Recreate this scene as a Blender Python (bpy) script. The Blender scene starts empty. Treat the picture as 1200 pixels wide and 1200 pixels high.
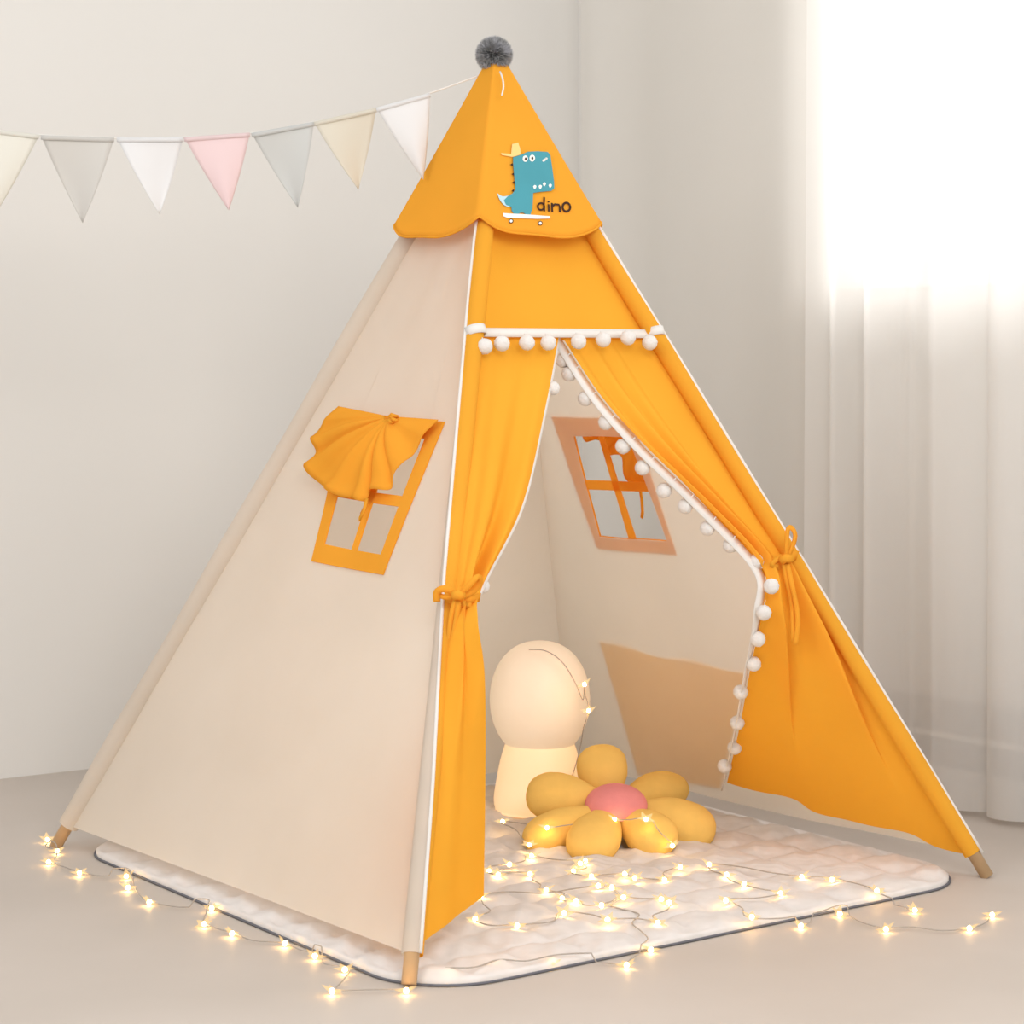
import bpy, bmesh, math, random
from mathutils import Vector, Matrix
random.seed(7)
V = Vector
PI = math.pi
scene = bpy.context.scene
C = scene.collection

# ------------------------------------------------------------------ camera, world, lights, exposure
F_PX, HOR, CAM_Z = 2704.0, 422.0, 0.904
cam_d = bpy.data.cameras.new('camera'); cam = bpy.data.objects.new('camera', cam_d); C.objects.link(cam)
cam.location = (0, 0, CAM_Z); cam.rotation_euler = (PI/2, 0, 0)
cam_d.sensor_width = 36; cam_d.lens = F_PX/1200*36; cam_d.shift_y = -(600-HOR)/1200
cam_d.clip_start = 0.05; cam_d.clip_end = 60
cam_d.dof.use_dof = True; cam_d.dof.focus_distance = 3.9; cam_d.dof.aperture_fstop = 9
scene.camera = cam

w = bpy.data.worlds.new('daylight'); scene.world = w; w.use_nodes = True
bg = w.node_tree.nodes['Background']; bg.inputs[0].default_value = (1.0, 0.995, 0.985, 1); bg.inputs[1].default_value = 0.74

def area(name, loc, target, sx, sy, power, col):
    d = bpy.data.lights.new(name, 'AREA'); d.shape = 'RECTANGLE'; d.size = sx; d.size_y = sy; d.energy = power; d.color = col
    o = bpy.data.objects.new(name, d); C.objects.link(o); o.location = loc
    o.rotation_euler = (V(target)-V(loc)).to_track_quat('-Z', 'Y').to_euler(); return o
area('studio_softbox', (0.55, 1.35, 1.95), (-0.05, 3.8, 0.9), 0.9, 0.9, 24, (1, 0.97, 0.93))
area('added_fill', (-1.9, 1.3, 2.1), (0.9, 4.6, 1.1), 1.2, 1.2, 22, (1, 0.985, 0.97))  # unseen fill light, added to brighten the window wall and tent interior
area('side_softbox', (2.15, 2.75, 1.75), (0.35, 3.8, 0.6), 0.8, 1.3, 10, (1, 0.97, 0.93))
area('window_daylight', (2.15, 5.9, 2.2), (0.3, 4.4, 0.6), 1.6, 1.3, 70, (1, 0.99, 0.97))

scene.view_settings.view_transform = 'Standard'
scene.view_settings.look = 'None'; scene.view_settings.gamma = 1; scene.view_settings.use_curve_mapping = False
scene.view_settings.exposure = 0.16

# ------------------------------------------------------------------ materials
def lin(r, g, b):
    f = lambda c: (c/255/12.92) if c/255 <= 0.04045 else ((c/255+0.055)/1.055)**2.4
    return (f(r), f(g), f(b), 1)
def newmat(name):
    m = bpy.data.materials.new(name); m.use_nodes = True; nt = m.node_tree; nt.nodes.clear()
    out = nt.nodes.new('ShaderNodeOutputMaterial'); return m, nt, out
def mottled(nt, col, scale=6, amt=0.06, detail=3):
    tc = nt.nodes.new('ShaderNodeTexCoord'); n = nt.nodes.new('ShaderNodeTexNoise')
    n.inputs['Scale'].default_value = scale; n.inputs['Detail'].default_value = detail
    nt.links.new(tc.outputs['Object'], n.inputs['Vector'])
    r = nt.nodes.new('ShaderNodeValToRGB')
    r.color_ramp.elements[0].position = 0.3; r.color_ramp.elements[1].position = 0.7
    r.color_ramp.elements[0].color = (col[0]*(1-amt), col[1]*(1-amt), col[2]*(1-amt*1.2), 1)
    r.color_ramp.elements[1].color = (min(1, col[0]*(1+amt)), min(1, col[1]*(1+amt)), min(1, col[2]*(1+amt)), 1)
    nt.links.new(n.outputs['Fac'], r.inputs['Fac']); return r.outputs['Color'], tc
def bump(nt, tc, scale, strength, dist=0.001, kind='noise'):
    if kind == 'weave':
        a = nt.nodes.new('ShaderNodeTexWave'); a.inputs['Scale'].default_value = scale; a.bands_direction = 'X'
        b = nt.nodes.new('ShaderNodeTexWave'); b.inputs['Scale'].default_value = scale; b.bands_direction = 'Z'
        nt.links.new(tc.outputs['Object'], a.inputs['Vector']); nt.links.new(tc.outputs['Object'], b.inputs['Vector'])
        mx = nt.nodes.new('ShaderNodeMath'); mx.operation = 'MAXIMUM'
        nt.links.new(a.outputs['Fac'], mx.inputs[0]); nt.links.new(b.outputs['Fac'], mx.inputs[1]); h = mx.outputs[0]
    else:
        n = nt.nodes.new('ShaderNodeTexNoise'); n.inputs['Scale'].default_value = scale; n.inputs['Detail'].default_value = 5
        nt.links.new(tc.outputs['Object'], n.inputs['Vector']); h = n.outputs['Fac']
    bp = nt.nodes.new('ShaderNodeBump'); bp.inputs['Strength'].default_value = strength; bp.inputs['Distance'].default_value = dist
    nt.links.new(h, bp.inputs['Height']); return bp.outputs['Normal']
def solid(name, col, rough=0.7, scale=8, amt=0.05, bsc=60, bst=0.15, bd=0.001, spec=0.3, emis=None, es=0):
    m, nt, out = newmat(name); c, tc = mottled(nt, col, scale, amt)
    p = nt.nodes.new('ShaderNodeBsdfPrincipled'); p.inputs['Roughness'].default_value = rough
    p.inputs['Specular IOR Level'].default_value = spec
    nt.links.new(c, p.inputs['Base Color']); nt.links.new(bump(nt, tc, bsc, bst, bd), p.inputs['Normal'])
    if emis: p.inputs['Emission Color'].default_value = emis; p.inputs['Emission Strength'].default_value = es
    nt.links.new(p.outputs[0], out.inputs[0]); return m
def cloth(name, col, tcol, trans=0.3, clear=0.0, scale=5, amt=0.04, bsc=300, bst=0.1, kind='weave'):
    m, nt, out = newmat(name); c, tc = mottled(nt, col, scale, amt); nrm = bump(nt, tc, bsc, bst, 0.0005, kind)
    d = nt.nodes.new('ShaderNodeBsdfDiffuse'); t = nt.nodes.new('ShaderNodeBsdfTranslucent'); t.inputs[0].default_value = tcol
    nt.links.new(c, d.inputs[0]); nt.links.new(nrm, d.inputs['Normal'])
    mx = nt.nodes.new('ShaderNodeMixShader'); mx.inputs[0].default_value = trans
    nt.links.new(d.outputs[0], mx.inputs[1]); nt.links.new(t.outputs[0], mx.inputs[2]); last = mx
    if clear > 0:
        tr = nt.nodes.new('ShaderNodeBsdfTransparent'); m2 = nt.nodes.new('ShaderNodeMixShader'); m2.inputs[0].default_value = clear
        nt.links.new(mx.outputs[0], m2.inputs[1]); nt.links.new(tr.outputs[0], m2.inputs[2]); last = m2
    nt.links.new(last.outputs[0], out.inputs[0]); return m
def emit(name, col, strength, clear=0.0):
    m, nt, out = newmat(name); e = nt.nodes.new('ShaderNodeEmission'); e.inputs[0].default_value = col; e.inputs[1].default_value = strength
    if clear:
        tr = nt.nodes.new('ShaderNodeBsdfTransparent'); mx = nt.nodes.new('ShaderNodeMixShader'); mx.inputs[0].default_value = clear
        nt.links.new(e.outputs[0], mx.inputs[1]); nt.links.new(tr.outputs[0], mx.inputs[2]); nt.links.new(mx.outputs[0], out.inputs[0])
    else: nt.links.new(e.outputs[0], out.inputs[0])
    return m

M = {}
M['wall'] = solid('painted_wall', (0.80, 0.785, 0.757, 1), 0.85, 0.6, 0.02, 90, 0.05)
M['floor'] = solid('pale_floor', (0.555, 0.492, 0.44, 1), 0.55, 2.5, 0.05, 40, 0.05, spec=0.25)
M['canvas'] = cloth('cream_canvas', (0.83, 0.785, 0.71, 1), (0.94, 0.85, 0.74, 1), 0.48)
M['yellow'] = cloth('yellow_fabric', (0.97, 0.50, 0.055, 1), (0.99, 0.37, 0.02, 1), 0.34)
M['backlit_yellow'] = cloth('backlit_yellow_fabric', (0.97, 0.50, 0.055, 1), (1.0, 0.60, 0.20, 1), 0.7)  # same yellow fabric, backlight glow put into a paler, stronger transmission colour
M['white_tape'] = cloth('white_cotton_tape', (0.9, 0.88, 0.85, 1), (0.9, 0.85, 0.8, 1), 0.2)
M['pom'] = cloth('white_pompom_yarn', (0.9, 0.88, 0.86, 1), (0.9, 0.86, 0.82, 1), 0.2, bsc=400, bst=0.6, kind='noise')
M['wood'] = solid('pine_pole', (0.62, 0.42, 0.24, 1), 0.5, 14, 0.12, 30, 0.1)
M['sheer'] = cloth('sheer_white_voile', (0.90, 0.89, 0.87, 1), (0.93, 0.92, 0.90, 1), 0.5, 0.17, amt=0.01)
M['sheer2'] = cloth('sheer_white_voile_back', (0.88, 0.86, 0.82, 1), (0.90, 0.87, 0.83, 1), 0.40, 0.22, amt=0.01)
M['skirting'] = solid('grey_skirting', (0.30, 0.285, 0.28, 1), 0.5)
M['window_white'] = solid('window_frame_white', (0.85, 0.84, 0.82, 1), 0.4)
M['mat'] = cloth('quilted_cotton', (0.79, 0.745, 0.72, 1), (0.8, 0.7, 0.6, 1), 0.08, scale=30, amt=0.05, bsc=55, bst=0.6, kind='noise')
M['binding'] = solid('slate_binding', (0.14, 0.14, 0.16, 1), 0.8)
M['grey_fur'] = solid('grey_fur', (0.42, 0.42, 0.45, 1), 0.9, 60, 0.35)
M['cushion'] = solid('yellow_plush', (0.90, 0.585, 0.16, 1), 0.95, 20, 0.05, 220, 0.4, 0.0015, 0.1)
M['pink'] = solid('pink_plush', (0.84, 0.30, 0.30, 1), 0.95, 20, 0.06, 220, 0.4, 0.0015, 0.1)
M['teal'] = solid('teal_print', lin(72, 150, 164), 0.7)
M['ink'] = solid('dark_ink', lin(58, 30, 14), 0.7)
M['print_white'] = solid('white_print', lin(240, 238, 232), 0.7)
M['print_peach'] = solid('peach_print', lin(250, 205, 130), 0.7)
M['print_pale'] = solid('pale_blue_print', lin(185, 215, 225), 0.7)
M['wire'] = solid('clear_wire', (0.42, 0.36, 0.31, 1), 0.35, spec=0.5)
M['led'] = emit('warm_led', (1.0, 0.60, 0.21, 1), 36)
M['star'] = emit('lit_star_cover', (1.0, 0.66, 0.30, 1), 1.15, 0.55)
M['lamp_shade'] = solid('milk_white_shade', (0.86, 0.78, 0.68, 1), 0.5, emis=(1, 0.72, 0.45, 1), es=0.26)
M['lamp_base'] = solid('glowing_base', (0.86, 0.78, 0.62, 1), 0.5, emis=(1, 0.56, 0.24, 1), es=0.5)
FL = {}
for n_, c_ in {'cream': (232, 228, 212), 'stone': (200, 195, 186), 'white': (236, 236, 238), 'pink': (240, 200, 202), 'grey': (190, 192, 188)}.items():
    k = lin(*c_); k = tuple(0.62*c**0.8+0.36 for c in k[:3])+(1,); FL[n_] = cloth('flag_'+n_, k, k, 0.35, amt=0.01)
FL['sand'] = cloth('flag_sand', lin(232, 227, 214), lin(234, 228, 214), 0.3, amt=0.01)

# ------------------------------------------------------------------ helpers
WL = {}
def wl(o): return WL.get(o.name, V((0, 0, 0)))
def attach(o, parent, loc):
    WL[o.name] = V(loc)
    o.location = loc
    if parent is not None:
        o.parent = parent; o.matrix_parent_inverse = Matrix.Translation(-wl(parent))
def mk(name, verts, faces, mats, parent=None, smooth=True, fm=None, origin=None, thick=0, label=None):
    verts = [V(v) for v in verts]
    if origin is None:
        origin = sum(verts, V((0, 0, 0)))/len(verts)
    me = bpy.data.meshes.new(name); me.from_pydata([v-origin for v in verts], [], faces); me.update()
    o = bpy.data.objects.new(name, me); C.objects.link(o)
    if not isinstance(mats, (list, tuple)): mats = [mats]
    for m in mats: me.materials.append(m)
    if fm:
        for p, i in zip(me.polygons, fm): p.material_index = i
    if smooth: me.polygons.foreach_set('use_smooth', [True]*len(me.polygons))
    attach(o, parent, origin)
    if thick:
        md = o.modifiers.new('thickness', 'SOLIDIFY'); md.thickness = thick; md.offset = 0
    if label: o['label'] = label
    return o
def empty(name, loc):
    o = bpy.data.objects.new(name, None); C.objects.link(o); o.empty_display_size = 0.1; attach(o, None, V(loc)); return o
def tag(o, label, cat, group=None, kind=None):
    o['label'] = label; o['category'] = cat
    if group: o['group'] = group
    if kind: o['kind'] = kind
class MB:
    def __init__(s): s.v = []; s.f = []; s.m = []
    def add(s, v, f, mi=0):
        n = len(s.v); s.v += [V(a) for a in v]; s.f += [tuple(i+n for i in q) for q in f]; s.m += [mi]*len(f)
    def box(s, o, ax, ay, az, mi=0):   # corner + three edge vectors
        o, ax, ay, az = V(o), V(ax), V(ay), V(az)
        s.add([o, o+ax, o+ax+ay, o+ay, o+az, o+ax+az, o+ax+ay+az, o+ay+az],
              [(0, 3, 2, 1), (4, 5, 6, 7), (0, 1, 5, 4), (1, 2, 6, 5), (2, 3, 7, 6), (3, 0, 4, 7)], mi)
    def tube(s, pts, r, n=10, mi=0, cap=True, arc=None, ref=None):
        pts = [V(p) for p in pts]; rr = r if callable(r) else (lambda t: r)
        t0 = (pts[1]-pts[0]).normalized(); up = V(ref) if ref else (V((0, 0, 1)) if abs(t0.z) < 0.9 else V((1, 0, 0)))
        a = (up - t0*up.dot(t0)).normalized(); rings = []
        for i, p in enumerate(pts):
            tg = (pts[min(i+1, len(pts)-1)]-pts[max(i-1, 0)]).normalized()
            a = (a-tg*a.dot(tg)).normalized(); b = tg.cross(a); ring = []
            for k in range(n):
                th = 2*PI*k/n; ring.append(p+(a*math.cos(th)+b*math.sin(th))*rr(i/(len(pts)-1)))
            rings.append(ring)
        v = [q for r_ in rings for q in r_]; f = []
        for i in range(len(pts)-1):
            for k in range(n): f.append((i*n+k, i*n+(k+1) % n, (i+1)*n+(k+1) % n, (i+1)*n+k))
        if cap: f.append(tuple(range(n))[::-1]); f.append(tuple((len(pts)-1)*n+k for k in range(n)))
        s.add(v, f, mi)
    def ribbon(s, pts, width, nrm, mi=0, th=0.0012):   # flat strip with thickness, facing nrm
        pts = [V(p) for p in pts]; v = []; f = []
        for i, p in enumerate(pts):
            tg = (pts[min(i+1, len(pts)-1)]-pts[max(i-1, 0)]).normalized()
            nn = V(nrm(i/(len(pts)-1)) if callable(nrm) else nrm).normalized(); sd = tg.cross(nn)
            sd = sd.normalized() if sd.length > 1e-5 else V((1, 0, 0)); n2 = sd.cross(tg).normalized()
            wd = width(i/(len(pts)-1)) if callable(width) else width
            v += [p-sd*wd/2-n2*th, p+sd*wd/2-n2*th, p+sd*wd/2+n2*th, p-sd*wd/2+n2*th]
        for i in range(len(pts)-1):
            for k in range(4): f.append((i*4+k, i*4+(k+1) % 4, i*4+4+(k+1) % 4, i*4+4+k))
        f.append((3, 2, 1, 0)); L = (len(pts)-1)*4; f.append((L, L+1, L+2, L+3))
        s.add(v, f, mi)
    def build(s, name, mats, parent=None, smooth=True, **k):
        return mk(name, s.v, s.f, mats, parent, smooth, s.m, **k)
def P(px, py, Y): return V(((px-600)/F_PX*Y, Y, CAM_Z-(py-HOR)/F_PX*Y))
def ray(px, py): return V(((px-600)/F_PX, 1, -(py-HOR)/F_PX))
def on_plane(px, py, p0, n):
    d = ray(px, py); o = V((0, 0, CAM_Z)); return o+d*((p0-o).dot(n)/d.dot(n))
def on_floor(px, py, z=0.0): return on_plane(px, py, V((0, 0, z)), V((0, 0, 1)))
def catmull(pts, n):
    pts = [V(p) for p in pts]; out = []; L = len(pts)-1
    for i in range(n+1):
        x = i/n*L; k = min(int(x), L-1); t = x-k
        p1, p2 = pts[k], pts[k+1]; p0 = pts[k-1] if k > 0 else p1*2-p2; p3 = pts[k+2] if k+2 <= L else p2*2-p1
        out.append(0.5*((2*p1)+(p2-p0)*t+(2*p0-5*p1+4*p2-p3)*t*t+(3*p1-p0-3*p2+p3)*t**3))
    return out
def grid(rows):
    n = len(rows[0]); v = [p for r in rows for p in r]; f = []
    for i in range(len(rows)-1):
        for k in range(n-1): f.append((i*n+k, i*n+k+1, (i+1)*n+k+1, (i+1)*n+k))
    return v, f
def hnoise(x, y, s=0):
    return math.sin(x*1.7+s)*math.cos(y*2.3-s*1.3)+0.5*math.sin(x*4.1-y*3.3+s*2.1)+0.25*math.cos(x*8.3+y*7.1+s)

# ------------------------------------------------------------------ room
D1 = V((0.811, 0.585, 0)).normalized()       # along the left wall, going away from the viewer
D2 = V((0.585, -0.811, 0)).normalized()      # along the window wall, coming towards the viewer
N2 = V((0.811, 0.585, 0)).normalized()       # out through the window wall
f = mk('floor', [(-6, -2.5, 0), (5, -2.5, 0), (5, 9, 0), (-6, 9, 0), (-6, -2.5, -0.1), (5, -2.5, -0.1), (5, 9, -0.1), (-6, 9, -0.1)],
       [(0, 1, 2, 3), (7, 6, 5, 4), (0, 4, 5, 1), (1, 5, 6, 2), (2, 6, 7, 3), (3, 7, 4, 0)], M['floor'], smooth=False); f['kind'] = 'structure'
WLP = V((-1.105, 4.98, 0))                   # a point on the left wall's foot
WRP = V((1.066, 4.656, 0))                   # a point on the window wall's foot
# corner of both walls
s_ = None
det = D1.x*(-D2.y)+D2.x*D1.y
r_ = WRP-WLP
a_ = (r_.x*(-D2.y)+D2.x*r_.y)/det
COR = WLP+D1*a_
H = 2.7
b = MB(); st = COR-D1*5.5
b.box(st-D2*0.12, D1*5.5, D2*0.12, V((0, 0, H))); o = b.build('wall_left', M['wall'], smooth=False); o['kind'] = 'structure'
def wp(s, z=0, off=0): return WRP-D2*s+V((0, 0, z))+N2*off   # s grows away from the viewer
sc_ = (WRP-COR).length
b = MB()
def wseg(b, s0, s1, z0, z1, off=0.0, th=0.15, mi=0): b.box(wp(s1, z0, off), D2*(s1-s0), N2*th, V((0, 0, z1-z0)), mi)
W0, W1, WZ0, WZ1 = -1.0, 0.56, 1.09, 2.35
wseg(b, W1, sc_+0.1, 0, H); wseg(b, -2.6, W0, 0, H); wseg(b, W0, W1, 0, WZ0); wseg(b, W0, W1, WZ1, H)
o = b.build('wall_right', M['wall'], smooth=False); o['kind'] = 'structure'
b = MB()
for a in ((W0, W1, WZ0, WZ0+0.04), (W0, W1, WZ1-0.04, WZ1), (W0, W0+0.04, WZ0, WZ1), (W1-0.04, W1, WZ0, WZ1), (-0.24, -0.20, WZ0, WZ1)):
    wseg(b, *a, off=0.05, th=0.05)
win = b.build('window_1', M['window_white'], smooth=False); win['kind'] = 'structure'
m, nt, out = newmat('clear_glass'); gl = nt.nodes.new('ShaderNodeBsdfGlossy'); gl.inputs['Roughness'].default_value = 0.02
tr = nt.nodes.new('ShaderNodeBsdfTransparent'); mx = nt.nodes.new('ShaderNodeMixShader'); mx.inputs[0].default_value = 0.05
nt.links.new(tr.outputs[0], mx.inputs[1]); nt.links.new(gl.outputs[0], mx.inputs[2]); nt.links.new(mx.outputs[0], out.inputs[0]); M['glass'] = m
b = MB(); wseg(b, W0+0.03, W1-0.03, WZ0+0.03, WZ1-0.03, off=0.072, th=0.006); b.build('glass_pane', M['glass'], win, smooth=False)
b = MB(); wseg(b, W0-0.05, W1+0.05, WZ0-0.03, WZ0, off=-0.04, th=0.09); b.build('window_sill', M['window_white'], win, smooth=False)
b = MB()
wseg(b, -2.6, sc_, 0, 0.05, off=-0.022, th=0.022, mi=1); wseg(b, -2.6, sc_, 0.05, 0.19, off=-0.016, th=0.016, mi=0)
wseg(b, -2.6, sc_, 0.11, 0.122, off=-0.019, th=0.006, mi=1)
o = b.build('baseboard_right', [M['skirting'], M['window_white']], smooth=False); o['kind'] = 'structure'

# sheer curtains hanging in front of the window wall
CP = V((0.92, 4.55, 0))
def curtain(name, s0, s1, off, mat, label, seed, dens, amp, zb=0.012):
    rows = []; nx = int(abs(s1-s0)*260); nz = 30; rnd = random.Random(seed)
    ph = [rnd.uniform(0, 6.28) for _ in range(6)]
    for j in range(nz+1):
        t = j/nz; z = zb+(2.605-zb)*t; row = []
        for i in range(nx+1):
            u = i/nx; s = s0+(s1-s0)*u
            k = s*dens
            q = k*6.28+ph[0]+1.9*math.sin(k*0.9+ph[1])+0.9*math.sin(k*2.3+ph[5])+0.3*(1-t)
            wv = math.sin(q); wv2 = 0.22*math.sin(k*11.0+ph[2]+t*0.6)+0.5*math.sin(k*1.7+ph[3])
            a = amp*(0.8+0.35*(1-t))
            row.append(CP-D2*(s+0.012*math.sin(k*9+ph[4])*(1-t))+V((0, 0, z))+N2*(off+a*(wv+wv2)))
        rows.append(row)
    v, fc = grid(rows)
    o = mk(name, v, fc, mat); tag(o, label, 'curtain', 'sheer curtains in front of the window wall'); return o
curtain('sheer_curtain', -1.1, 0.485, 0.0, M['sheer'], 'bright white sheer curtain in deep folds hanging to the floor at the right', 3, 6.5, 0.020)
curtain('sheer_curtain', 0.45, 1.36, 0.05, M['sheer2'], 'dim flat sheer curtain hanging just left of the bright one, behind the tent', 11, 2.6, 0.009)
b = MB(); b.tube([wp(-2.2, 2.63, -0.12), wp(sc_-0.05, 2.63, -0.12)], 0.012)
for s in (-2.0, 0.5, 1.3): b.tube([wp(s, 2.63, -0.12), wp(s, 2.63, 0.0)], 0.007)
o = b.build('curtain_rod', M['window_white']); tag(o, 'white rod along the top of the window wall carrying the sheer curtains', 'curtain rod')

# ------------------------------------------------------------------ floor mat
Fm, Rm, Lm = V((-0.127, 3.272, 0)), V((0.8136, 4.0, 0)), V((-0.815, 4.27, 0))
E1, E2 = Rm-Fm, Lm-Fm
def rrect(k, n, r=0.115):
    per = 4; q = (k/n)*4; side = int(q) % 4; t = q-int(q)
    # straight rounded rectangle in unit coords
    base = [((0, 0), (1, 0)), ((1, 0), (1, 1)), ((1, 1), (0, 1)), ((0, 1), (0, 0))][side]
    (x0, y0), (x1, y1) = base; x, y = x0+(x1-x0)*t, y0+(y1-y0)*t
    cx, cy = min(max(x, r), 1-r), min(max(y, r), 1-r); dx, dy = x-cx, y-cy
    if abs(dx) > 1e-9 and abs(dy) > 1e-9:
        L = math.hypot(dx, dy); return cx+dx/L*r, cy+dy/L*r
    return x, y
NS, NR = 480, 110
def mat_h(x, y):
    e = min(x, 1-x, y, 1-y)
    qx, qy = (x*11) % 1, (y*11) % 1
    q = (abs(math.sin(PI*qx))**0.45)*(abs(math.sin(PI*qy))**0.45)
    return 0.006+0.013*q+0.0022*hnoise(x*38, y*41, 1.0)*min(1, q*2)
v = []; fcs = []
outline = [rrect(k, NS) for k in range(NS)]
def mpt(x, y, z): p = Fm+E1*x+E2*y; return V((p.x, p.y, z))
v.append(mpt(0.5, 0.5, mat_h(0.5, 0.5)))
for i in range(1, NR+1):
    s = i/NR
    for (x, y) in outline:
        X, Y = 0.5+(x-0.5)*s, 0.5+(y-0.5)*s
        h = mat_h(X, Y) if i < NR-1 else (0.013 if i == NR-1 else 0.009)
        v.append(mpt(X, Y, h))
for (x, y) in outline: v.append(mpt(x, y, 0.002))
for k in range(NS): fcs.append((0, 1+k, 1+(k+1) % NS))
for i in range(NR):
    for k in range(NS):
        a, c = 1+i*NS+k, 1+i*NS+(k+1) % NS; fcs.append((a, a+NS, c+NS, c))
mat_o = mk('quilted_mat', v, fcs, M['mat'])
tag(mat_o, 'pale quilted floor mat with rounded corners and dark binding under the play tent', 'mat')
b = MB(); pts = [mpt(0.5+(x-0.5)*1.003, 0.5+(y-0.5)*1.003, 0.0024) for (x, y) in outline]; b.tube(pts+[pts[0], pts[1]], 0.0021, 8, cap=False)
b.build('binding', M['binding'], mat_o, label='dark slate edge binding')

# ------------------------------------------------------------------ tent frame geometry
Ff, Rf, Lf = V((-0.1484, 3.32, 0)), V((0.8307, 4.0321, 0)), V((-0.8466, 4.2795, 0))
Bf = Lf+Rf-Ff
A = V((-0.020, 4.156, 1.428))
CEN = (Lf+Rf)/2
tent = empty('play_tent', (CEN.x, CEN.y, 0))
tag(tent, 'cream and yellow play tent with pompom trimmed door, its curtains tied open', 'tent')
foot = {'F': Ff, 'R': Rf, 'B': Bf, 'L': Lf}
APX = {'F': A, 'B': A, 'L': A+V((0.013, 0, 0)), 'R': A+V((-0.015, 0, 0))}   # the poles cross a little below the tip
def pole_t(k, t): return APX[k]+(foot[k]-APX[k])*t
def t_of_z(z): return (A.z-z)/A.z
def t_of_py(k, py):
    lo, hi = 0.0, 1.0
    for _ in range(40):
        mdl = (lo+hi)/2; p = pole_t(k, mdl); y = HOR-(p.z-CAM_Z)*F_PX/p.y
        if y < py: lo = mdl
        else: hi = mdl
    return lo
def plane(k1, k2):
    n = (foot[k1]-A).cross(foot[k2]-A).normalized(); m_ = (foot[k1]+foot[k2])/2-CEN
    if n.dot(m_) < 0: n = -n
    return n
NF, NL, NR_, NB = plane('F', 'R'), plane('F', 'L'), plane('R', 'B'), plane('B', 'L')
BOUT = V((0.022, 0.035, 0))      # the rear pole stands just outside the canvas
for k in 'FRBL':
    kk = BOUT if k == 'B' else V((0, 0, 0))
    b = MB(); b.tube([pole_t(k, 0.02), pole_t(k, 0.4)+kk*0.6, pole_t(k, 1.0)+kk+V((0, 0, 0.002 if k != 'F' else 0.006))], 0.0115, 16)
    b.build('pole', M['wood'], tent)
SR = 0.0162
tb = t_of_z(0.042)
def sleeve(k, mat, name, parent=tent, r=SR):
    b = MB(); pts = [pole_t(k, 0.015+(tb-0.015)*i/40) for i in range(41)]
    b.tube(pts, lambda t: r*(1+0.05*math.sin(t*23)), 18, cap=False); return b.build(name, mat, parent)
sleeve('L', M['canvas'], 'pole_sleeve', r=0.020); 
sleeve('R', M['yellow'], 'pole_sleeve')['label'] = 'yellow pole sleeve at the right'
# front sleeve: yellow on the door side, cream on the side panel side, meeting under the piping
def pip(t):   # piping line along the front pole, seen at these pixels
    py = HOR-(pole_t('F', t).z-CAM_Z)*F_PX/pole_t('F', t).y
    keys = [(85, 585), (262, 557), (395, 545.5), (680, 520.5), (920, 507), (1120, 492), (1200, 485)]
    for (y0, x0), (y1, x1) in zip(keys, keys[1:]):
        if y0 <= py <= y1: return x0+(x1-x0)*(py-y0)/(y1-y0)
    return keys[0][1] if py < 85 else keys[-1][1]
vy, vc, pp = [], [], []
NT = 48
for i in range(NT+1):
    t = 0.10+(tb-0.10)*i/NT; c = pole_t('F', t); ax = (Ff-A).normalized(); SF = 0.0125+0.0037*min(1, max(0, (t-0.11)/0.12))
    fr = (V((0, -1, 0))-ax*ax.dot(V((0, -1, 0)))).normalized(); sd = V((1, 0, 0)); sd = (sd-ax*ax.dot(sd)).normalized()
    cx = 600+c.x/c.y*F_PX; dx = (pip(t)-cx)*c.y/F_PX
    th0 = math.asin(max(-0.95, min(0.95, dx/SF)))
    ry, rc = [], []
    for k in range(17):
        th = th0+(PI*0.95-th0)*k/16; ry.append(c+(fr*math.cos(th)+sd*math.sin(th))*SF)
        th = th0-(th0+PI*0.95)*k/16; rc.append(c+(fr*math.cos(th)+sd*math.sin(th))*SF)
    vy.append(ry); vc.append(rc); pp.append(c+(fr*math.cos(th0)+sd*math.sin(th0))*(SF+0.001))
v, fc = grid(vy); mk('pole_sleeve', v, fc, M['yellow'], tent, label='yellow half of the front pole sleeve')
v, fc = grid(vc); mk('pole_sleeve', v, fc, M['canvas'], tent, label='cream half of the front pole sleeve')
b = MB(); b.tube(pp, 0.0028, 8); b.build('piping', M['white_tape'], tent)
b = MB(); pr = []
for i in range(41):
    t = 0.14+(tb-0.14)*i/40; pr.append(pole_t('R', t)+V((0.93, -0.35, 0.1)).normalized()*(SR+0.001))
b.tube(pr, 0.003, 8); b.build('piping', M['white_tape'], tent)

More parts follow.
